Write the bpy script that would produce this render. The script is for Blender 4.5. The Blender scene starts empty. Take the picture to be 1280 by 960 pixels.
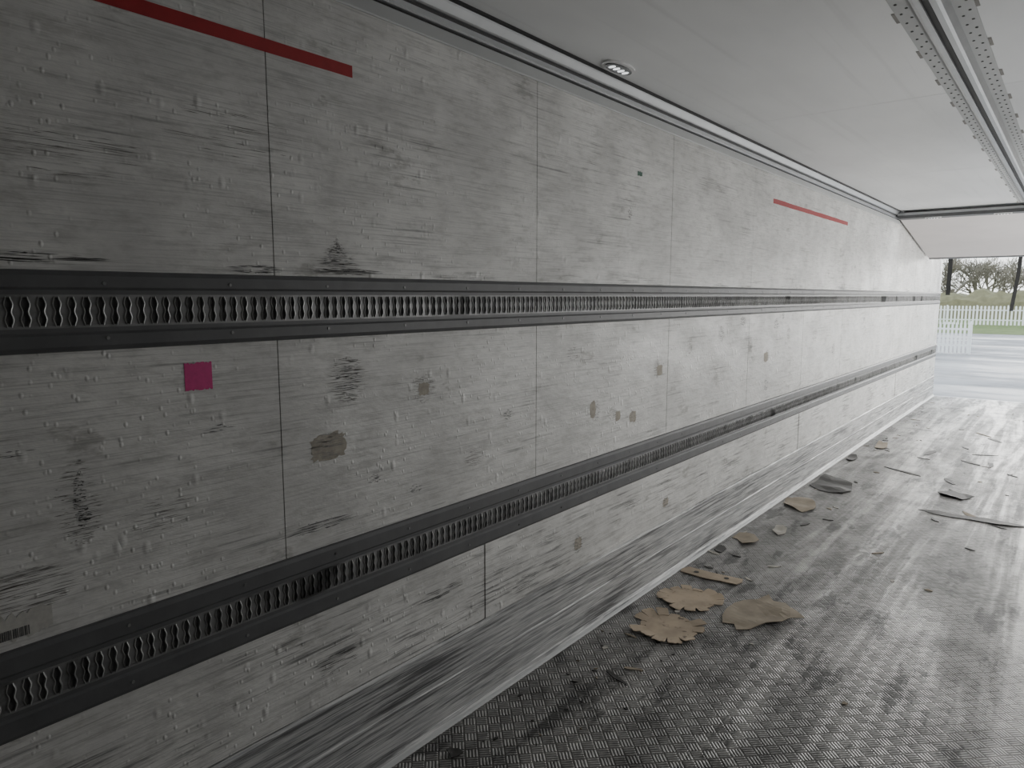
import bpy, bmesh, math, random
from mathutils import Vector, Matrix, Euler, noise
random.seed(7)
sc=bpy.context.scene
# ------------------------------------------------------------ dimensions (m)
WID=2.48; CEIL=2.545; Y0=-0.7; Y1=12.83
UR=(1.462,1.640); LR=(0.632,0.832); KT=0.326; COVE=2.42
# ------------------------------------------------------------ node helpers
class NT:
    def __init__(s,name):
        s.m=bpy.data.materials.new(name); s.m.use_nodes=True
        s.t=s.m.node_tree; s.t.nodes.clear()
        s.out=s.t.nodes.new('ShaderNodeOutputMaterial')
        s.b=s.t.nodes.new('ShaderNodeBsdfPrincipled')
        s.t.links.new(s.b.outputs[0],s.out.inputs[0])
        s.co=None
    def set(s,inp,v):
        if hasattr(v,'is_output') or isinstance(v,bpy.types.NodeSocket): s.t.links.new(v,inp)
        else: inp.default_value=v
    def coord(s):
        if s.co is None:
            s.co=s.t.nodes.new('ShaderNodeTexCoord').outputs['Object']
        return s.co
    def map(s,scale=(1,1,1),rot=(0,0,0),loc=(0,0,0)):
        n=s.t.nodes.new('ShaderNodeMapping'); s.t.links.new(s.coord(),n.inputs[0])
        n.inputs['Scale'].default_value=scale; n.inputs['Rotation'].default_value=rot; n.inputs['Location'].default_value=loc
        return n.outputs[0]
    def noise(s,vec,scale=5,detail=4,rough=.5,dist=0):
        n=s.t.nodes.new('ShaderNodeTexNoise'); s.t.links.new(vec,n.inputs['Vector'])
        n.inputs['Scale'].default_value=scale; n.inputs['Detail'].default_value=detail
        n.inputs['Roughness'].default_value=rough; n.inputs['Distortion'].default_value=dist
        return n.outputs['Fac']
    def voro(s,vec,scale=5,out='Distance',rand=1):
        n=s.t.nodes.new('ShaderNodeTexVoronoi'); s.t.links.new(vec,n.inputs['Vector'])
        n.inputs['Scale'].default_value=scale; n.inputs['Randomness'].default_value=rand
        return n.outputs[out]
    def math(s,op,a,b=0.0,c=0.0,clamp=False):
        n=s.t.nodes.new('ShaderNodeMath'); n.operation=op; n.use_clamp=clamp
        s.set(n.inputs[0],a); s.set(n.inputs[1],b); s.set(n.inputs[2],c)
        return n.outputs[0]
    def mr(s,v,a,b,c=0.0,d=1.0,smooth=True):
        n=s.t.nodes.new('ShaderNodeMapRange'); n.interpolation_type='SMOOTHSTEP' if smooth else 'LINEAR'
        s.set(n.inputs[0],v); n.inputs[1].default_value=a; n.inputs[2].default_value=b
        n.inputs[3].default_value=c; n.inputs[4].default_value=d
        return n.outputs[0]
    def mix(s,f,a,b):
        n=s.t.nodes.new('ShaderNodeMix'); n.data_type='RGBA'
        s.set(n.inputs[0],f)
        for i,v in ((6,a),(7,b)):
            if isinstance(v,tuple): n.inputs[i].default_value=(v[0],v[1],v[2],1)
            else: s.t.links.new(v,n.inputs[i])
        return n.outputs[2]
    def sep(s,v):
        n=s.t.nodes.new('ShaderNodeSeparateXYZ'); s.t.links.new(v,n.inputs[0]); return n.outputs
    def bump(s,h,strength=.5,dist=.01,normal=None):
        n=s.t.nodes.new('ShaderNodeBump'); s.t.links.new(h,n.inputs['Height'])
        n.inputs['Strength'].default_value=strength; n.inputs['Distance'].default_value=dist
        if normal is not None: s.t.links.new(normal,n.inputs['Normal'])
        return n.outputs[0]
    def P(s,**k):
        for a,v in k.items():
            a=a.replace('_',' ')
            i=s.b.inputs[a]
            if isinstance(v,tuple): i.default_value=(v[0],v[1],v[2],1)
            else: s.set(i,v)
        return s.m
def simple(name,col,rough=.5,metal=0,var=.15,scale=20,bump=0):
    n=NT(name); f=n.noise(n.coord(),scale,3,.6)
    c=n.mix(f,tuple(x*(1-var) for x in col),tuple(min(1,x*(1+var)) for x in col))
    n.P(Base_Color=c,Roughness=rough,Metallic=metal)
    if bump: n.P(Normal=n.bump(f,bump,.005))
    return n.m
# ------------------------------------------------------------ wall material
def wall_material(name,base=(.70,.695,.675)):
    n=NT(name); co=n.coord(); x,y,z=n.sep(co)
    st1=n.noise(n.map((1,1.6,85)),1,4,.65)       # long fine horizontal scratches
    st2=n.noise(n.map((1,4.0,260),loc=(0,3,9)),1,3,.6)
    mott=n.noise(n.map((1,1,1.6)),2.2,5,.65)
    patch=n.noise(n.map((1,1.2,2.2),loc=(3,1,0)),2.3,4,.65)
    grain=n.noise(n.map((1,9,30),loc=(1,1,1)),1,4,.75)
    col=n.mix(n.mr(mott,.3,.72),tuple(c*.80 for c in base),tuple(min(1,c*1.08) for c in base))
    col=n.mix(n.math('MULTIPLY',n.mr(grain,.45,.70),.36),col,(.27,.265,.25))
    fine=n.mr(st2,.48,.66)
    col=n.mix(n.math('MULTIPLY',fine,.32),col,(.22,.22,.22))
    s1=n.math('MULTIPLY',n.mr(st1,.53,.69),n.mr(patch,.42,.64))
    col=n.mix(n.math('MULTIPLY',s1,.60),col,(.10,.10,.10))
    wp=n.math('MULTIPLY',n.mr(patch,.63,.67),n.mr(grain,.42,.56))
    col=n.mix(n.math('MULTIPLY',wp,.35),col,(.19,.18,.16))
    zu=n.math('ABSOLUTE',n.math('SUBTRACT',z,1.655)); mu=n.mr(zu,.0,.05,1,0)
    zl2=n.math('ABSOLUTE',n.math('SUBTRACT',z,.85)); mu=n.math('MAXIMUM',mu,n.math('MULTIPLY',n.mr(zl2,.0,.07,1,0),.7))
    lowm=n.mr(z,.62,.60,0,1)
    rub=n.noise(n.map((1,2.8,75),loc=(0,7,2)),1,5,.7)
    pat2=n.noise(n.map((1,1.5,3),loc=(0,5,4)),1.4,3,.5)
    rub2=n.mr(rub,.50,.62)
    hv=n.math('MULTIPLY',n.math('MULTIPLY',rub2,n.mr(pat2,.47,.60)),mu)
    hl=n.math('MULTIPLY',n.math('MULTIPLY',rub2,lowm),n.mr(pat2,.40,.62,.12,1))
    col=n.mix(n.math('MULTIPLY',n.math('MAXIMUM',hv,hl),.75),col,(.06,.06,.06))
    v1=n.voro(n.map((1,17,10)),1); v2=n.voro(n.map((1,44,30),loc=(0,.3,.8)),1)
    d1=n.mr(v1,.0,.22,1,0); d2=n.mr(v2,.0,.26,1,0)
    msk=n.mr(mott,.40,.56)
    h=n.math('MULTIPLY',n.math('ADD',n.math('MULTIPLY',d1,.9),n.math('MULTIPLY',d2,.6)),msk)
    h=n.math('ADD',h,n.math('MULTIPLY',patch,1.5))
    h=n.math('ADD',h,n.math('MULTIPLY',grain,.5))
    nb=n.bump(h,.7,.005)
    return n.P(Base_Color=col,Roughness=n.mr(patch,.3,.7,.40,.58),Normal=nb,Specular_IOR_Level=.45)
M_wall=wall_material('wall_panel_grp')
M_seam=simple('seam_dark',(.035,.035,.035),.8)
n=NT('kick_plate_scuffed')
k1=n.noise(n.map((1,1.6,60)),1,6,.72); k2=n.noise(n.map((1,1.0,5),loc=(0,2,2)),1.3,3,.5); k3=n.noise(n.map((1,6,280)),1,3,.6)
col=n.mix(n.mr(k3,.4,.62),(.58,.58,.57),(.32,.325,.33))
m=n.math('MULTIPLY',n.mr(k1,.44,.62),n.mr(k2,.32,.62,.4,1))
col=n.mix(n.math('MULTIPLY',m,.88),col,(.055,.055,.057))
M_kick=n.P(Base_Color=col,Roughness=n.mr(k1,.3,.7,.42,.62),Metallic=.1,Normal=n.bump(k1,.25,.003))
M_dark=simple('rail_dark_plastic',(.10,.102,.105),.5,0,.3,14,.1)
M_recess=simple('rail_recess',(.095,.095,.095),.7)
n=NT('rail_steel'); k=n.noise(n.coord(),9,4,.7); k2=n.noise(n.map((1,1,1),loc=(4,4,4)),1.7,3)
col=n.mix(n.mr(k,.45,.7),(.24,.24,.24),(.13,.13,.13)); col=n.mix(n.mr(k2,.60,.66),col,(.04,.04,.04))
M_steel=n.P(Base_Color=col,Metallic=.3,Roughness=.45)
n=NT('rail_steel_worn_lit_edge'); k=n.noise(n.coord(),11,4,.7); k2=n.noise(n.map((1,1,1),loc=(4,4,4)),1.7,3)  # worn rims, also paled to paint in light caught by slot edges
col=n.mix(n.mr(k,.42,.62),(.58,.58,.57),(.24,.24,.24)); col=n.mix(n.mr(k2,.60,.66),col,(.07,.07,.07))
M_edge=n.P(Base_Color=col,Metallic=.4,Roughness=.4)
M_alu=simple('aluminium_profile',(.42,.43,.44),.4,.7,.15,6)
M_trim=simple('cove_trim_grey',(.46,.47,.47),.5,0,.12,3)
M_black=simple('black_rubber',(.02,.02,.02),.6)
M_scuff=simple('scuff_black',(.09,.09,.088),.7,0,.5,60)
M_scuffg=simple('scuff_grey',(.26,.25,.235),.75,0,.4,60)
M_scuffb=simple('scuff_brown',(.37,.34,.29),.8,0,.4,45)
n=NT('ceiling_panel'); k=n.noise(n.map((1,.4,1)),1.8,4,.6); k2=n.noise(n.map((20,.6,1)),1,3)
col=n.mix(n.mr(k,.3,.7),(.72,.73,.735),(.80,.81,.815)); col=n.mix(n.math('MULTIPLY',n.mr(k2,.55,.75),.12),col,(.3,.3,.3))
M_ceil=n.P(Base_Color=col,Roughness=.42,Normal=n.bump(k,.1,.01))
# floor: tear plate
n=NT('checker_plate_floor')
c=.046
pm=n.map((1/c,1/c,1),rot=(0,0,math.radians(45))); px,py,pz=n.sep(pm)
par=n.math('MODULO',n.math('ADD',n.math('FLOOR',px),n.math('FLOOR',py)),2.0); par=n.math('ABSOLUTE',par)
fx=n.math('FRACT',px); fy=n.math('FRACT',py)
def lerp(a,b,t): return n.math('ADD',a,n.math('MULTIPLY',n.math('SUBTRACT',b,a),t))
a=lerp(fx,fy,par); b=lerp(fy,fx,par)
sa=n.math('ABSOLUTE',n.math('SUBTRACT',n.math('FRACT',n.math('MULTIPLY',a,4.0)),.5))
bar=n.math('MULTIPLY',n.mr(sa,.36,.16,0,1),n.mr(n.math('ABSOLUTE',n.math('SUBTRACT',b,.5)),.46,.38,0,1))
big=n.noise(n.map((2.0,.5,1)),1,6,.65); med=n.noise(n.map((3,2,1),loc=(5,1,0)),1.8,6,.7)
tr=n.noise(n.map((4.5,.30,1),loc=(1,2,0)),1,7,.72,.6)
x,y,z=n.sep(n.coord())
far=n.mr(y,2.2,6.5,.3,1)
grime=n.mix(n.mr(med,.35,.65),(.042,.040,.038),(.13,.125,.118))
dust_glare=n.mix(n.mr(med,.34,.62),(.17,.163,.153),(.52,.505,.48))  # track dust, its colour brightened to paint in floor glare
wallfade=n.mr(x,.0,.55,.25,1)  # bright tracks fade out towards the left wall
tracks=n.math('MULTIPLY',n.math('MULTIPLY',n.mr(tr,.43,.62),far),wallfade)
col=n.mix(n.math('MAXIMUM',n.math('MULTIPLY',n.mr(big,.5,.66),.35),tracks),grime,dust_glare)
col=n.mix(n.math('MULTIPLY',bar,n.mr(med,.3,.6,.25,.7)),col,(.45,.45,.44))
bl=n.mr(n.noise(n.map((5,1.6,1),loc=(8,8,0)),1.2,5,.7),.54,.62)
col=n.mix(n.math('MULTIPLY',bl,.75),col,(.03,.03,.03))
nb=n.bump(bar,.9,.0028); nb=n.bump(med,.5,.006,nb)
M_floor=n.P(Base_Color=col,Roughness=n.mr(tr,.42,.6,.55,.36),Metallic=.3,Normal=nb,Specular_IOR_Level=.5)
# ------------------------------------------------------------ mesh helpers
class MB:
    def __init__(s): s.v=[];s.f=[];s.mi=[]
    def box(s,a,b,mi=0):
        x0,y0,z0=a;x1,y1,z1=b; o=len(s.v)
        s.v+=[(x0,y0,z0),(x1,y0,z0),(x1,y1,z0),(x0,y1,z0),(x0,y0,z1),(x1,y0,z1),(x1,y1,z1),(x0,y1,z1)]
        for q in ((0,3,2,1),(4,5,6,7),(0,1,5,4),(1,2,6,5),(2,3,7,6),(3,0,4,7)):
            s.f.append(tuple(o+i for i in q)); s.mi.append(mi)
    def prism(s,prof,y0,y1,mi=0):   # profile list of (x,z), extruded along y
        o=len(s.v);k=len(prof)
        s.v+=[(p[0],y0,p[1]) for p in prof]+[(p[0],y1,p[1]) for p in prof]
        for i in range(k):
            j=(i+1)%k; s.f.append((o+i,o+j,o+k+j,o+k+i)); s.mi.append(mi)
        s.f.append(tuple(o+i for i in range(k))[::-1]); s.mi.append(mi)
        s.f.append(tuple(o+k+i for i in range(k))); s.mi.append(mi)
    def poly(s,pts,faces,mi=0):
        o=len(s.v); s.v+=pts
        for i,q in enumerate(faces): s.f.append(tuple(o+i for i in q)); s.mi.append(mi if isinstance(mi,int) else mi[i])
    def cyl(s,c,r,h,axis='z',seg=8,mi=0,ry=None):
        ry=ry or r; o=len(s.v)
        for e in (0,1):
            for i in range(seg):
                t=2*math.pi*i/seg; u=r*math.cos(t);w=ry*math.sin(t);q=h*e
                p={'z':(u,w,q),'x':(q,u,w),'y':(u,q,w)}[axis]
                s.v.append((c[0]+p[0],c[1]+p[1],c[2]+p[2]))
        for i in range(seg):
            j=(i+1)%seg; s.f.append((o+i,o+j,o+seg+j,o+seg+i)); s.mi.append(mi)
        s.f.append(tuple(o+i for i in range(seg))); s.mi.append(mi); s.f.append(tuple(o+seg+i for i in range(seg))); s.mi.append(mi)
    def obj(s,name,mats,bevel=0,parent=None,smooth=False):
        me=bpy.data.meshes.new(name); me.from_pydata(s.v,[],s.f)
        for m in mats: me.materials.append(m)
        for p,i in zip(me.polygons,s.mi): p.material_index=i; p.use_smooth=smooth
        bm=bmesh.new(); bm.from_mesh(me); bmesh.ops.recalc_face_normals(bm,faces=bm.faces); bm.to_mesh(me); bm.free()
        o=bpy.data.objects.new(name,me); sc.collection.objects.link(o)
        if bevel:
            b=o.modifiers.new('bevel','BEVEL'); b.width=bevel; b.segments=2; b.limit_method='ANGLE'
        if parent: o.parent=parent
        return o
# ------------------------------------------------------------ walls
seams=[Y0]+[1.09+1.193*k for k in range(-1,10)]+[Y1]
seams=[s for s in seams if Y0<=s<=Y1]
lseams=[Y0,.02,1.95,3.88,5.86,7.8,9.75,11.7,Y1]
def side_wall(name,mat,mir):
    b=MB(); g=.0016
    fx=(lambda v:v) if not mir else (lambda v:WID-v)
    def bx(x0,x1,y0,y1,z0,z1,mi): 
        a,c=sorted((fx(x0),fx(x1))); b.box((a,y0,z0),(c,y1,z1),mi)
    bx(-.08,-.006,Y0-.05,Y1,0,2.62,1)
    for i in range(len(seams)-1):
        bx(-.006,0,seams[i]+g,seams[i+1]-g,UR[0]+.05,COVE+.02,0)
        bx(-.006,0,seams[i]+g,seams[i+1]-g,LR[0]+.05,UR[0]+.05-.0001,0)
    for i in range(len(lseams)-1):
        st=.004 if i%2 else .007
        bx(-.006,st,lseams[i]+.002,lseams[i+1]-.002,KT+.004,LR[0]+.02,0)
    return b.obj(name,[mat,M_seam])
side_wall('wall_left',M_wall,False); side_wall('wall_right',M_wall,True)
b=MB(); b.box((0,Y0-.08,0),(WID,Y0,CEIL+.05)); b.obj('wall_front',[M_wall])
def kick(name,mir):
    b=MB(); f=(lambda v:v) if not mir else (lambda v:WID-v)
    prof=[(-.004,0),(.022,0),(.022,.012),(.012,.03),(.010,.16),(.013,.165),(.013,.172),(.010,.177),(.010,KT-.008),(.003,KT),(-.004,KT)]
    b.prism([(f(p[0]),p[1]) for p in prof],Y0,Y1,0)
    b.prism([(f(p[0]),p[1]) for p in [(.020,0),(.034,0),(.030,.007),(.022,.012)]],Y0,Y1,1)
    return b.obj(name,[M_kick,M_trim])
kick('baseboard_left',False); kick('baseboard_right',True)
# ------------------------------------------------------------ scuff marks: clusters of thin horizontal scratches
def scuffs(name,blobs,mat,seed,x=.0006):
    rr=random.Random(seed); pts=[];fc=[]
    for (by,bz,ry,rz,dens,tri) in blobs:
        n_=int(dens*rz*2/.0016)
        for i in range(n_):
            t=rr.uniform(-1,1); zz=bz+t*rz
            w=ry*math.sqrt(max(0,1-t*t)) if not tri else ry*(1-(t+1)/2)
            xo=.0076 if bz<.6 else x
            for q in range(2):
                ln=w*rr.uniform(.06,.45); yc=by+rr.uniform(-1,1)*max(0,w-ln*.5); hgt=rr.uniform(.0004,.0015)
                sl=rr.uniform(-.02,.02)*ln
                o=len(pts)
                pts+=[(xo,yc-ln,zz),(xo,yc-ln*.2,zz+hgt+sl*.3),(xo,yc+ln,zz+sl),(xo,yc+ln*.3,zz-hgt*.6+sl)]
                fc.append((o,o+1,o+2,o+3))
    b=MB(); b.poly(pts,fc,0); return b.obj(name,[mat])
# (Y, z, half length, half height, density, triangular)
black=[(1.328,1.329,.05,.045,.8,0),(1.30,1.70,.08,.045,1.2,1),(.573,1.127,.015,.07,.8,0),(.58,1.09,.016,.02,1.2,0),
(1.035,1.655,.09,.010,2.2,0),(.52,1.665,.15,.010,2.2,0),(1.36,1.655,.16,.008,1.8,0),(3.477,.4375,.04,.03,1.0,0),(2.594,.447,.05,.04,.8,0),
(2.2,.40,.10,.03,.8,0),(1.7,.52,.14,.02,.8,0),(1.25,.45,.12,.03,.6,0),(3.1,.52,.10,.02,.7,0),(5.207,1.38,.05,.045,1.3,0),(5.36,1.44,.03,.03,1.3,0),(5.05,1.16,.05,.04,.9,0),
(5.05,.95,.05,.05,.8,0),(3.03,1.98,.02,.03,1.2,0),(1.42,1.0,.03,.015,1,0),(1.60,.93,.03,.015,1,0),(2.0,1.55,.03,.02,1,0),
(6.8,1.1,.06,.05,.8,0),(7.9,1.35,.05,.04,.8,0),(1.2,.90,.14,.015,1.4,0),(4.55,1.42,.06,.03,1,0),(.9,1.24,.05,.012,.6,0),(.45,1.25,.06,.01,.6,0),(2.1,1.12,.03,.02,1,0)]
grey=[(.46,.95,.10,.05,1,0),(1.328,1.33,.08,.07,1.3,0),(1.30,1.70,.12,.055,1.3,1),(3.35,1.20,.04,.05,1,0),(2.75,1.05,.035,.05,1,0),(2.9,1.02,.05,.03,1,0),(5.5,1.30,.04,.05,1,0),(4.7,1.25,.05,.04,1,0),
(3.75,1.30,.04,.05,.8,0),(2.55,1.33,.05,.03,.7,0),(1.9,.98,.06,.03,.8,0),(.75,1.05,.10,.04,.5,0),(.6,1.9,.16,.06,.4,0),(1.0,2.0,.2,.06,.35,0),(6.2,1.25,.08,.05,.8,0),(4.2,1.35,.05,.05,.8,0),(.57,1.12,.05,.10,.7,0),(1.64,1.27,.06,.05,.9,0)]
scuffs('scuff_marks',black,M_scuff,3); scuffs('scuff_marks',grey,M_scuffg,4,.0004)
# ------------------------------------------------------------ load securing rails
def rail(name,z0,z1,mir):
    b=MB(); f=(lambda v:v) if not mir else (lambda v:WID-v)
    mid=(z0+z1)/2; h=.036
    def pr(p,mi): b.prism([(f(q[0]),q[1]) for q in p],Y0+.01,Y1-.02,mi)
    pr([(0,z0),(.010,z0+.002),(.016,z0+.012),(.016,mid-h-.016),(.011,mid-h-.010),(.011,mid-h),(0,mid-h)],0)
    pr([(0,z1),(.010,z1-.002),(.016,z1-.012),(.016,mid+h+.016),(.011,mid+h+.010),(.011,mid+h),(0,mid+h)],0)
    pr([(-.004,mid-h),(.009,mid-h),(.009,mid+h),(-.004,mid+h)],1)
    pr([(.003,mid-h),(.012,mid-h),(.012,mid-h+.006),(.003,mid-h+.006)],2)
    pr([(.003,mid+h),(.012,mid+h),(.012,mid+h-.006),(.003,mid+h-.006)],2)
    pitch=.029; N=int((Y1-Y0-.1)/pitch); K=12; hh=h-.004
    rr=random.Random(int(z0*1000))
    for i in range(N):
        yc=Y0+.05+i*pitch+rr.uniform(-.001,.001)
        pts=[];fc=[];mi=[]
        for k in range(K+1):
            t=k/K; zz=mid-hh+2*hh*t; w=.0098+.0020*math.cos(4*math.pi*t); bul=.0140+.002*math.sin(math.pi*t)
            pts+=[(f(.008),yc-w,zz),(f(bul),yc-w+.0006,zz),(f(bul-.0005),yc-w+.0022,zz),(f(bul-.0035),yc-w+.0042,zz),
                  (f(bul-.0035),yc+w-.0042,zz),(f(bul-.0005),yc+w-.0022,zz),(f(bul),yc+w-.0006,zz),(f(.008),yc+w,zz)]
        for k in range(K):
            o=8*k
            for j,m_ in enumerate((2,3,2,2,2,3,2)):
                fc.append((o+j,o+j+1,o+j+9,o+j+8)); mi.append(m_)
        b.poly(pts,fc,mi)
    for i in range(int((Y1-Y0)/.3)):
        yc=Y0+.15+i*.3
        for zz in (z0+.028,z1-.028):
            b.cyl((f(.0155) if not mir else f(.0155)-.003,yc,zz),.004,.003,'x',8,2)
    return b.obj(name,[M_dark,M_recess,M_steel,M_edge])
for mir in (False,True):
    rail('load_securing_rail',UR[0],UR[1],mir); rail('load_securing_rail',LR[0],LR[1],mir)
# ------------------------------------------------------------ cove trim
def cove(name,mir):
    b=MB(); f=(lambda v:v) if not mir else (lambda v:WID-v)
    def pr(p,mi): b.prism([(f(q[0]),q[1]) for q in p],Y0,Y1-.01,mi)
    pr([(-.004,COVE),(.004,COVE),(.006,COVE+.004),(.006,2.462),(-.004,2.462)],1)
    pr([(-.004,2.462),(.002,2.462),(.002,2.470),(-.004,2.470)],2)
    pr([(-.004,2.470),(.014,2.470),(.018,2.474),(.020,2.492),(-.004,2.492)],0)
    pr([(-.004,2.492),(.010,2.492),(.014,2.504),(-.004,2.504)],2)
    pr([(-.004,2.504),(.026,2.504),(.032,2.508),(.050,2.530),(.052,2.536),(.020,2.548),(-.004,2.548)],0)
    pr([(.030,2.536),(.064,2.536),(.064,2.548),(.030,2.548)],2)
    return b.obj(name,[M_alu,M_trim,M_black])
cove('trim_ceiling_left',False); cove('trim_ceiling_right',True)
# ------------------------------------------------------------ floor / ceiling
b=MB(); b.box((0,Y0,-.12),(WID,Y1,0)); b.obj('floor',[M_floor])
b=MB(); b.box((-.08,Y0,CEIL+.004),(WID+.08,Y1,CEIL+.08),1)
cs=[Y0,1.6,4.0,6.4,8.8,Y1]
for i in range(len(cs)-1):
    b.box((0,cs[i]+.0015,CEIL),(1.2,cs[i+1]-.0015,CEIL+.004),0); b.box((1.3,cs[i]+.0015,CEIL),(WID,cs[i+1]-.0015,CEIL+.004),0)
b.obj('ceiling',[M_ceil,M_seam])
b=MB(); CX=1.262
for s in (-1,1):
    b.prism([(CX+s*.112,CEIL),(CX+s*.112,CEIL-.003),(CX+s*.05,CEIL-.004),(CX+s*.05,CEIL)],Y0,9.1,0)
    b.prism([(CX+s*.052,CEIL),(CX+s*.052,CEIL-.006),(CX+s*.040,CEIL-.030),(CX+s*.030,CEIL-.034),(CX+s*.012,CEIL-.034),(CX+s*.012,CEIL-.026),(CX+s*.030,CEIL-.024),(CX+s*.040,CEIL)],Y0,9.1,1)
    for i in range(200):
        yc=Y0+.05+i*.05
        if yc<9.05: b.cyl((CX+s*(.094 if i%2 else .070),yc,CEIL-.0060),.0045,.0035,'z',6,4)
    for i in range(21):   # slotted edge notches between the flange and the panel
        yc=Y0+.2+i*.47
        if yc<9.0: b.box((min(CX+s*.112,CX+s*.124),yc,CEIL-.002),(max(CX+s*.112,CX+s*.124),yc+.10,CEIL-.0002),3)
b.box((CX-.042,Y0,CEIL-.022),(CX+.042,9.1,CEIL-.002),2)
b.obj('ceiling_track',[M_trim,M_alu,M_black,M_scuffg,M_scuff])
# ------------------------------------------------------------ stowed partition
M_part=simple('partition_panel',(.62,.585,.575),.5,0,.1,3,.1)
b=MB()
A=Vector((9.15,2.47));B=Vector((11.4,2.10)); d=(B-A).normalized(); nn=Vector((-d.y,d.x))
q=[A,B,B+nn*.07,A+nn*.07]
SIX=[(0,1,2,3),(4,7,6,5),(0,4,5,1),(1,5,6,2),(2,6,7,3),(3,7,4,0)]
b.poly([(x,p.x,p.y) for x in (.035,WID-.035) for p in q],SIX,0)
for p0,p1 in ((.0,.03),(.97,1.0)):
    L=(B-A).length; a=A+d*L*p0-nn*.006; c2=A+d*L*p1-nn*.006
    qq=[a,c2,c2+nn*.01,a+nn*.01]
    b.poly([(x,p.x,p.y) for x in (.035,WID-.035) for p in qq],SIX,1)
b.box((.03,9.06,2.455),(WID-.03,9.15,2.52),1); b.box((.03,9.05,2.49),(WID-.03,9.07,2.515),2)
for xx in (.05,WID-.09): b.box((xx,9.08,2.5),(xx+.04,9.14,CEIL),2)
b.obj('stowed_partition_wall',[M_part,M_dark,M_alu])
# ------------------------------------------------------------ lamps
M_lampbody=simple('lamp_white_plastic',(.8,.8,.8),.35)
M_lens=simple('lamp_lens_grey',(.14,.145,.15),.2)
n=NT('lamp_led_lens'); n.P(Base_Color=(.9,.9,.9),Emission_Color=(.95,.98,1),Emission_Strength=1.2); M_led=n.m
def lamp(x,y,zt,power,rot=0,sc_=1):
    b=MB()
    b.cyl((0,0,-.008),.108,.008,'z',32,0,.050); b.cyl((0,0,-.013),.090,.006,'z',32,1,.035)
    for i in range(4): b.cyl((-.054+i*.036,0,-.015),.011,.004,'z',12,2,.016)
    o=b.obj('led_ceiling_lamp',[M_lampbody,M_lens,M_led]); o.location=(x,y,zt); o.rotation_euler=(0,0,rot); o.scale=(sc_,sc_,1)
    if power:
        l=bpy.data.lights.new('lamp_light','AREA'); l.shape='RECTANGLE'; l.size=.11; l.size_y=.05; l.energy=power; l.color=(.95,.98,1)
        lo=bpy.data.objects.new('lamp_light',l); sc.collection.objects.link(lo); lo.parent=o; lo.location=(0,0,-.024)
lamp(.130,2.68,CEIL,0,math.radians(90))
lamp(WID-.130,2.68,CEIL,4,math.radians(90))  # unseen counterpart of the left lamp, added as interior fill
for xx in (.38,1.02,1.66): lamp(xx,9.10,2.455,3,0,.75)
def fillpanel(y,z,power,size=.35):  # added fill panels on the unseen right wall, brightening the far interior
    b=MB(); b.box((-.03,-size/2,-.09),(0,size/2,.09),0); b.box((-.034,-size/2+.015,-.075),(-.028,size/2-.015,.075),1)
    o=b.obj('added_fill_panel',[M_lampbody,M_led],.004); o.location=(WID-.016,y,z)
    l=bpy.data.lights.new('added_fill_light','AREA'); l.shape='RECTANGLE'; l.size=.15; l.size_y=size; l.energy=power; l.color=(1,.99,.97)
    lo=bpy.data.objects.new('added_fill_light',l); sc.collection.objects.link(lo); lo.parent=o; lo.location=(-.05,0,0); lo.rotation_euler=(0,math.radians(90),0)
fillpanel(3.6,1.15,15); fillpanel(6.6,1.15,33); fillpanel(9.4,1.15,54); fillpanel(11.9,1.15,54)
# ------------------------------------------------------------ tapes and stickers
M_red=simple('red_tape',(.34,.018,.022),.5,0,.25,30); M_pink=simple('pink_sticker',(.60,.035,.22),.5,0,.2,60)
def flat(name,y0,y1,z0,z1,mat,jag=.0,t=.0012,N=24):
    b=MB(); top=[];bot=[]
    for i in range(N+1):
        y=y0+(y1-y0)*i/N
        top.append((y,z1-random.random()*jag)); bot.append((y,z0+random.random()*jag))
    prof=bot+top[::-1]; k=len(prof)
    pts=[(.0005,p[0],p[1]) for p in prof]+[(t,p[0],p[1]) for p in prof]
    fc=[tuple(range(k))[::-1],tuple(range(k,2*k))]+[(i,(i+1)%k,k+(i+1)%k,k+i) for i in range(k)]
    b.poly(pts,fc,0); return b.obj(name,[mat])
flat('red_tape_strip',-.3,1.375,2.222,2.257,M_red,.001)
flat('red_tape_strip',5.03,7.05,2.228,2.264,M_red,.003)
flat('pink_sticker',.826,.897,1.346,1.419,M_pink,.005)
flat('green_sticker',3.095,3.14,2.165,2.19,simple('green_label',(.06,.14,.10),.5,0,.4,90),.006)
lab=flat('torn_label',.34,.50,.845,.915,simple('torn_label_paper',(.48,.47,.44),.7,0,.3,70),.016)
b=MB(); yy=.40
while yy<.455:
    w=random.choice((.001,.002,.003)); b.box((.0012,yy,.855),(.0016,yy+w,.876),0); yy+=w+random.choice((.001,.002))
bo=b.obj('barcode',[M_scuff]); bo.parent=lab
for (yy,zz,w,h) in ((1.246,1.136,.13,.085),(1.645,1.269,.055,.045),(3.10,.975,.07,.06),(3.38,1.19,.07,.06),(2.72,1.06,.05,.08),(2.95,1.00,.05,.05),(5.02,1.15,.09,.07),(3.48,.44,.07,.05),(2.60,.45,.06,.06)):
    b=MB(); pts=[];rr=random.Random(int(yy*100)); N=40
    xo=.0074 if zz<.6 else .0007
    for i in range(N):
        a=2*math.pi*i/N; e=rr.uniform(.8,1.08)
        pts.append((xo,yy+w/2*math.copysign(abs(math.cos(a))**.5,math.cos(a))*e,zz+h/2*math.copysign(abs(math.sin(a))**.5,math.sin(a))*e))
    b.poly(pts,[tuple(range(N))],0); b.obj('glue_residue',[M_scuffb])
scuffs('glue_residue_streaks',[(1.246,1.136,.065,.042,1.2,0),(3.1,.975,.04,.03,.9,0)],M_scuffg,9,.0009)
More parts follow.
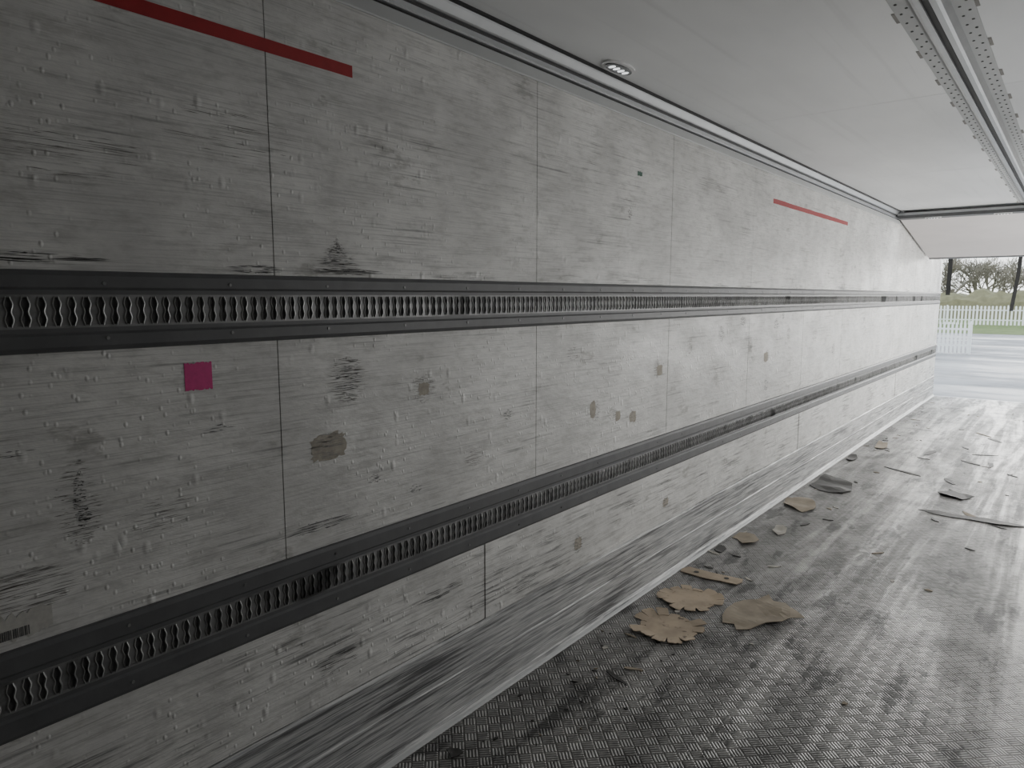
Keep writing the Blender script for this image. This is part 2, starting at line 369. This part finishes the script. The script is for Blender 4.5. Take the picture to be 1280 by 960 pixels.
# ------------------------------------------------------------ debris
n=NT('cardboard'); k=n.noise(n.coord(),14,5,.7); k2=n.noise(n.map((1,1,1),loc=(2,2,2)),4,4,.6)
col=n.mix(n.mr(k2,.4,.65),(.48,.39,.29),(.34,.28,.21)); col=n.mix(n.mr(k,.58,.72),col,(.12,.10,.08))
M_card=n.P(Base_Color=col,Roughness=.85,Normal=n.bump(k,.2,.003))
M_card2=simple('grey_cardboard',(.28,.24,.185),.85,0,.5,10,.2); M_rub=simple('dark_scrap',(.05,.048,.046),.6,0,.4,12,.2)
M_lt=simple('pale_scrap',(.42,.40,.36),.8,0,.3,12,.2)
def sheet(name,outline,mat,z=.004,t=.003,curl=.02,seed=0):
    bm=bmesh.new(); vs=[bm.verts.new((p[0],p[1],0)) for p in outline]; f=bm.faces.new(vs)
    bmesh.ops.triangulate(bm,faces=bm.faces[:]); bmesh.ops.subdivide_edges(bm,edges=bm.edges[:],cuts=3,use_grid_fill=True)
    cx=sum(p[0] for p in outline)/len(outline); cy=sum(p[1] for p in outline)/len(outline)
    for v in bm.verts:
        r=math.hypot(v.co.x-cx,v.co.y-cy)
        v.co.z=z+curl*max(0,(noise.noise(Vector((v.co.x*5+seed,v.co.y*5,seed)))+.15))*min(1,r/.12)
    me=bpy.data.meshes.new(name); bm.to_mesh(me); bm.free(); me.materials.append(mat)
    o=bpy.data.objects.new(name,me); sc.collection.objects.link(o)
    s=o.modifiers.new('thick','SOLIDIFY'); s.thickness=t; s.offset=0
    return o
def petal_disc(cx,cy,r,slots,rot,z,seed):
    """round cardboard pad cut into petals around the rim"""
    rr=random.Random(seed); N=48; b=MB(); pts=[(cx,cy,z)]
    core=.66*r
    for i in range(N):
        a=2*math.pi*i/N+rot; pts.append((cx+core*math.cos(a),cy+core*math.sin(a),z+.0015))
    fc=[(0,1+i,1+(i+1)%N) for i in range(N)]
    b.poly(pts,fc,0)
    for i in range(slots):
        a0=2*math.pi*i/slots+rot; da=2*math.pi/slots; R=r*rr.uniform(.90,1.06)
        if rr.random()<.18: R*=.76
        lift=rr.uniform(0,.012); tw=rr.uniform(-.004,.004); M=6; P_=[]
        g=rr.uniform(.02,.09)
        for j,(rad,lo,hi) in enumerate(((core*.95,.0,1.),(core*1.08,.01,.99),(R*.82,g*.7,1-g),(R*.96,g+.01,1-g-.02),(R,g+.07,1-g-.10))):
            for q_ in range(M+1):
                t=lo+(hi-lo)*q_/M; a=a0+da*t; fr=(rad-core)/(r-core)
                zz=z+.0012+max(0,fr)*(lift+tw*(t-.5)*2)
                rj=rad*(1+(rr.uniform(-.02,.02) if j==4 else 0))
                P_.append((cx+rj*math.cos(a),cy+rj*math.sin(a),max(z,zz)))
        F_=[]
        for j in range(4):
            for q_ in range(M):
                o=j*(M+1)+q_; F_.append((o,o+1,o+M+2,o+M+1))
        b.poly(P_,F_,0)
    o=b.obj('cardboard_disc',[M_card]); s=o.modifiers.new('thick','SOLIDIFY'); s.thickness=.003; s.offset=1
    return o
petal_disc(.30,2.95,.180,14,.2,.003,3); petal_disc(.255,3.31,.170,13,.5,.004,5)
sheet('cardboard_sheet',[(.45,3.30),(.45,3.40),(.48,3.47),(.53,3.52),(.56,3.60),(.60,3.55),(.66,3.56),(.70,3.50),(.79,3.44),(.74,3.38),(.72,3.31),(.66,3.26),(.62,3.17),(.57,3.12),(.54,3.17),(.49,3.15),(.46,3.22)],M_card2,.004,.003,.025,2)
o=sheet('cardboard_strip',[(.05,3.61),(.20,3.60),(.37,3.63),(.385,3.68),(.375,3.72),(.21,3.70),(.06,3.70),(.04,3.65)],M_card,.006,.005,.006,8)
b=MB()
for yy,xx in ((3.65,.13),(3.67,.30)): b.cyl((xx,yy,.0095),.014,.0012,'z',14,0)
h=b.obj('holes',[M_black]); h.parent=o
def scrap(cx,cy,lx,ly,mat,name,seed,rot=0,curl=.02):
    rr=random.Random(seed); pts=[]
    N=rr.choice((7,9,10,11))
    for i in range(N):
        a=2*math.pi*(i+rr.uniform(-.3,.3))/N; e=rr.uniform(.62,1.2)
        u=lx*.55*math.cos(a)*e; w=ly*.55*math.sin(a)*e
        pts.append((cx+u*math.cos(rot)-w*math.sin(rot),cy+u*math.sin(rot)+w*math.cos(rot)))
    return sheet(name,pts,mat,.004,.003,curl,seed)
scrap(.20,6.17,.28,.60,M_rub,'rubber_mat_scrap',11,.3,.03)
scrap(.17,5.42,.24,.40,M_card2,'cardboard_scrap',12,.1)
scrap(.13,4.40,.14,.20,M_card2,'cardboard_scrap',13,.4)
scrap(.08,4.12,.06,.14,M_rub,'rubber_mat_scrap',14,.2,.05)
scrap(.26,4.68,.08,.14,M_lt,'paper_scrap',15,.2,.05)
scrap(1.08,6.45,.20,.28,M_rub,'rubber_mat_scrap',16,.6,.05)
scrap(1.23,5.82,.54,.12,M_rub,'rubber_mat_scrap',17,.05,.02)
scrap(.10,7.3,.10,.35,M_rub,'rubber_mat_scrap',19,.1)
scrap(.20,8.1,.12,.4,M_card2,'cardboard_scrap',20,.1)
scrap(.15,1.62,.05,.05,M_rub,'rubber_mat_scrap',21,.1)
scrap(.33,2.40,.16,.02,M_rub,'rubber_mat_scrap',22,-.4,.02)
scrap(.36,2.50,.10,.02,M_card2,'cardboard_scrap',23,.4,.02)
rr=random.Random(4); b=MB()
def bit(xx,yy,lx,ly,mi):
    a=rr.uniform(0,3.1); N=rr.choice((5,6,7)); P_=[]
    for i in range(N):
        t=2*math.pi*i/N; e=rr.uniform(.55,1.2); u=lx*math.cos(t)*e; w=ly*math.sin(t)*e
        P_.append((xx+u*math.cos(a)-w*math.sin(a),yy+u*math.sin(a)+w*math.cos(a)))
    zt=[rr.uniform(.002,.006) for _ in range(N)]
    b.poly([(p[0],p[1],.0005) for p in P_]+[(p[0],p[1],z_) for p,z_ in zip(P_,zt)],[tuple(range(N)),tuple(range(N,2*N))]+[(i,(i+1)%N,N+(i+1)%N,N+i) for i in range(N)],mi)
for i in range(80): bit(rr.uniform(.05,.45) if rr.random()<.55 else rr.uniform(.1,2.2),rr.uniform(2.5,12),rr.uniform(.01,.05),rr.uniform(.006,.018),rr.choice((0,0,0,1,1,2)))
for i in range(26): bit(rr.uniform(.05,.5),rr.uniform(1.5,3.0),rr.uniform(.004,.016),rr.uniform(.002,.008),rr.choice((0,0,1)))
for i in range(18): bit(rr.uniform(.6,2.0),rr.uniform(5.5,10),rr.uniform(.06,.20),rr.uniform(.015,.035),rr.choice((0,0,0,1)))
b.obj('floor_litter',[M_rub,M_card2,M_lt])
# ------------------------------------------------------------ rear portal
b=MB()
b.box((-.08,Y1,-.12),(.0,Y1+.06,2.62)); b.box((WID,Y1,-.12),(WID+.08,Y1+.06,2.62)); b.box((0,Y1,2.38),(WID,Y1+.06,2.62)); b.box((0,Y1,-.12),(WID,Y1+.05,-.001))
b.obj('rear_door_frame',[M_alu],.004)
def strap(name,pts,w=.045):
    b=MB(); 
    for i in range(len(pts)-1):
        p,q=pts[i],pts[i+1]; o=[]
        for c in (p,q):
            o+=[(c[0]-w/2,c[1]-.003,c[2]),(c[0]+w/2,c[1]-.003,c[2]),(c[0]+w/2,c[1]+.003,c[2]),(c[0]-w/2,c[1]+.003,c[2])]
        b.poly(o,[(0,1,5,4),(1,2,6,5),(2,3,7,6),(3,0,4,7),(0,3,2,1),(4,5,6,7)],0)
    return b.obj(name,[M_black])
SY=Y1+.064
strap('hanging_strap',[(.10,SY,2.45),(.105,SY,2.0),(.10,SY,1.60)],.06)
strap('hanging_strap',[(1.0,SY,2.45),(.98,SY,1.9),(.93,SY,1.36)],.05)
# ------------------------------------------------------------ outside
GZ=-1.2
n=NT('concrete_yard'); k=n.noise(n.coord(),.5,6,.65); k2=n.noise(n.map((.3,1,1)),.35,4,.6)
M_yard=n.P(Base_Color=n.mix(n.mr(k,.3,.7),(.15,.152,.16),(.28,.28,.29)),Roughness=n.mr(k2,.42,.6,.45,.8),Specular_IOR_Level=.35)
b=MB(); b.box((-60,Y1-20,GZ-.1),(70,62,GZ)); b.obj('ground_yard',[M_yard])
n=NT('grass'); k=n.noise(n.coord(),1.2,6,.7); M_grass=n.P(Base_Color=n.mix(n.mr(k,.3,.7),(.08,.12,.04),(.14,.17,.07)),Roughness=.95,Specular_IOR_Level=.1)
b=MB(); b.box((-150,62,GZ-.15),(200,330,GZ+.02)); b.obj('ground_grass',[M_grass])
M_white=simple('white_painted_wood',(.75,.76,.76),.5)
def picket(name,x0,x1,y,z0,h,step,w,dy=0):
    b=MB(); n_=int((x1-x0)/step)
    for i in range(n_+1):
        xx=x0+i*step; yy=y+dy*i/n_
        b.prism([(xx-w/2,z0+.05),(xx+w/2,z0+.05),(xx+w/2,z0+h-.06),(xx,z0+h),(xx-w/2,z0+h-.06)],yy-.012,yy+.012)
    for zz in (.25,.75): b.box((x0,y+.013,z0+h*zz),(x1,y+.05,z0+h*zz+.09))
    k=max(1,int((x1-x0)/2.4))
    for i in range(k+1):
        xx=x0+(x1-x0)*i/k; b.box((xx-.05,y+.05,z0),(xx+.05,y+.15,z0+h+.05))
    return b.obj(name,[M_white])
picket('picket_fence',-40,60,80,GZ+.02,1.85,.30,.16)
picket('picket_gate',-7.2,-2.2,39.6,GZ,1.55,.17,.09)
M_hedge=simple('hedge_foliage',(.15,.14,.08),.95,0,.5,1.5,.5)
bm=bmesh.new(); bmesh.ops.create_grid(bm,x_segments=200,y_segments=10,size=1)
for v in bm.verts:
    X=v.co.x*90+20; t=(v.co.y+1)/2; a=t*math.pi
    nz=noise.noise(Vector((X*.6,t*3,0)))*.8+noise.noise(Vector((X*2.1,t*6,3)))*.4
    v.co=Vector((X,108-math.cos(a)*3,GZ+math.sin(a)*(3.4+nz*1.4)))
me=bpy.data.meshes.new('hedge'); bm.to_mesh(me); bm.free(); me.materials.append(M_hedge); o=bpy.data.objects.new('hedge',me); sc.collection.objects.link(o)
M_bark=simple('tree_bark',(.22,.20,.16),.9)
def treemesh(h,seed):
    rr=random.Random(seed); b=MB()
    def seg(p,q,r0,r1):
        dd=(q-p).normalized(); u=dd.orthogonal().normalized(); w=dd.cross(u); o=[]
        for c,r in ((p,r0),(q,r1)):
            for i in range(4):
                a=2*math.pi*i/4; o.append(tuple(c+u*r*math.cos(a)+w*r*math.sin(a)))
        b.poly(o,[(i,(i+1)%4,4+(i+1)%4,4+i) for i in range(4)],0)
    def grow(p,dd,L,r,lv):
        q=p+dd*L; seg(p,q,r,r*.7)
        if lv==0: return
        for i in range(4):
            nd=(dd+Vector((rr.uniform(-1,1),rr.uniform(-1,1),rr.uniform(-.4,.5)))*.85).normalized()
            grow(p+dd*L*rr.uniform(.5,1),nd,L*rr.uniform(.6,.82),max(.02,r*.58),lv-1)
    grow(Vector((0,0,0)),Vector((0,0,1)),h*.24,h*.02,5)
    return b
t1=treemesh(12,51).obj('bare_tree',[M_bark]); t2=treemesh(12,57).obj('bare_tree',[M_bark])
locs=[(-30,118,1.1),(-21,122,1.2),(-15,116,.9),(-10,123,1.25),(-5,117,.95),(1,121,1.2),(7,118,1.0),(13,124,1.2),(20,118,1.0),(28,122,1.2),(38,118,1.1),(-38,123,1.2),(-18,119,1.25),(-12.5,118,1.3),(-8,119,1.1),(-2,124,1.3)]
for i,(x,y,s) in enumerate(locs):
    src=(t1,t2)[i%2]
    o=src if i<2 else bpy.data.objects.new('bare_tree',src.data)
    if i>=2: sc.collection.objects.link(o)
    o.location=(x,y,GZ); o.scale=(s,s,s); o.rotation_euler=(0,0,i*1.3)
# ------------------------------------------------------------ world & light
w=bpy.data.worlds.new('overcast'); sc.world=w; w.use_nodes=True; t=w.node_tree
bg=t.nodes['Background']; tc=t.nodes.new('ShaderNodeTexCoord'); sp=t.nodes.new('ShaderNodeSeparateXYZ'); rp=t.nodes.new('ShaderNodeValToRGB')
t.links.new(tc.outputs['Generated'],sp.inputs[0]); t.links.new(sp.outputs[2],rp.inputs[0]); t.links.new(rp.outputs[0],bg.inputs[0])
rp.color_ramp.elements[0].position=0; rp.color_ramp.elements[0].color=(.95,.97,.95,1)
rp.color_ramp.elements[1].position=.6; rp.color_ramp.elements[1].color=(.72,.82,.92,1)
bg.inputs[1].default_value=3.2
s=bpy.data.lights.new('sun','SUN'); s.energy=3.2; s.angle=math.radians(35); s.color=(1,.98,.94)
so=bpy.data.objects.new('sun',s); sc.collection.objects.link(so)
dirv=Vector((-.20,-1,-.14)); so.rotation_euler=dirv.to_track_quat('-Z','Y').to_euler(); so.location=(3,30,8)
p=bpy.data.lights.new('door_portal','AREA'); p.shape='RECTANGLE'; p.size=WID; p.size_y=2.4; p.cycles.is_portal=True
po=bpy.data.objects.new('door_portal',p); sc.collection.objects.link(po); po.location=(WID/2,Y1+.08,1.2); po.rotation_euler=(math.radians(-90),0,0)
# ------------------------------------------------------------ camera
cam=bpy.data.cameras.new('camera'); co=bpy.data.objects.new('camera',cam); sc.collection.objects.link(co)
cam.sensor_width=36; cam.lens=870/1280*36; cam.clip_start=.02; cam.clip_end=1000
co.location=(1.72,0,1.584); co.rotation_euler=(math.radians(82.8),0,math.radians(39.0))
sc.camera=co
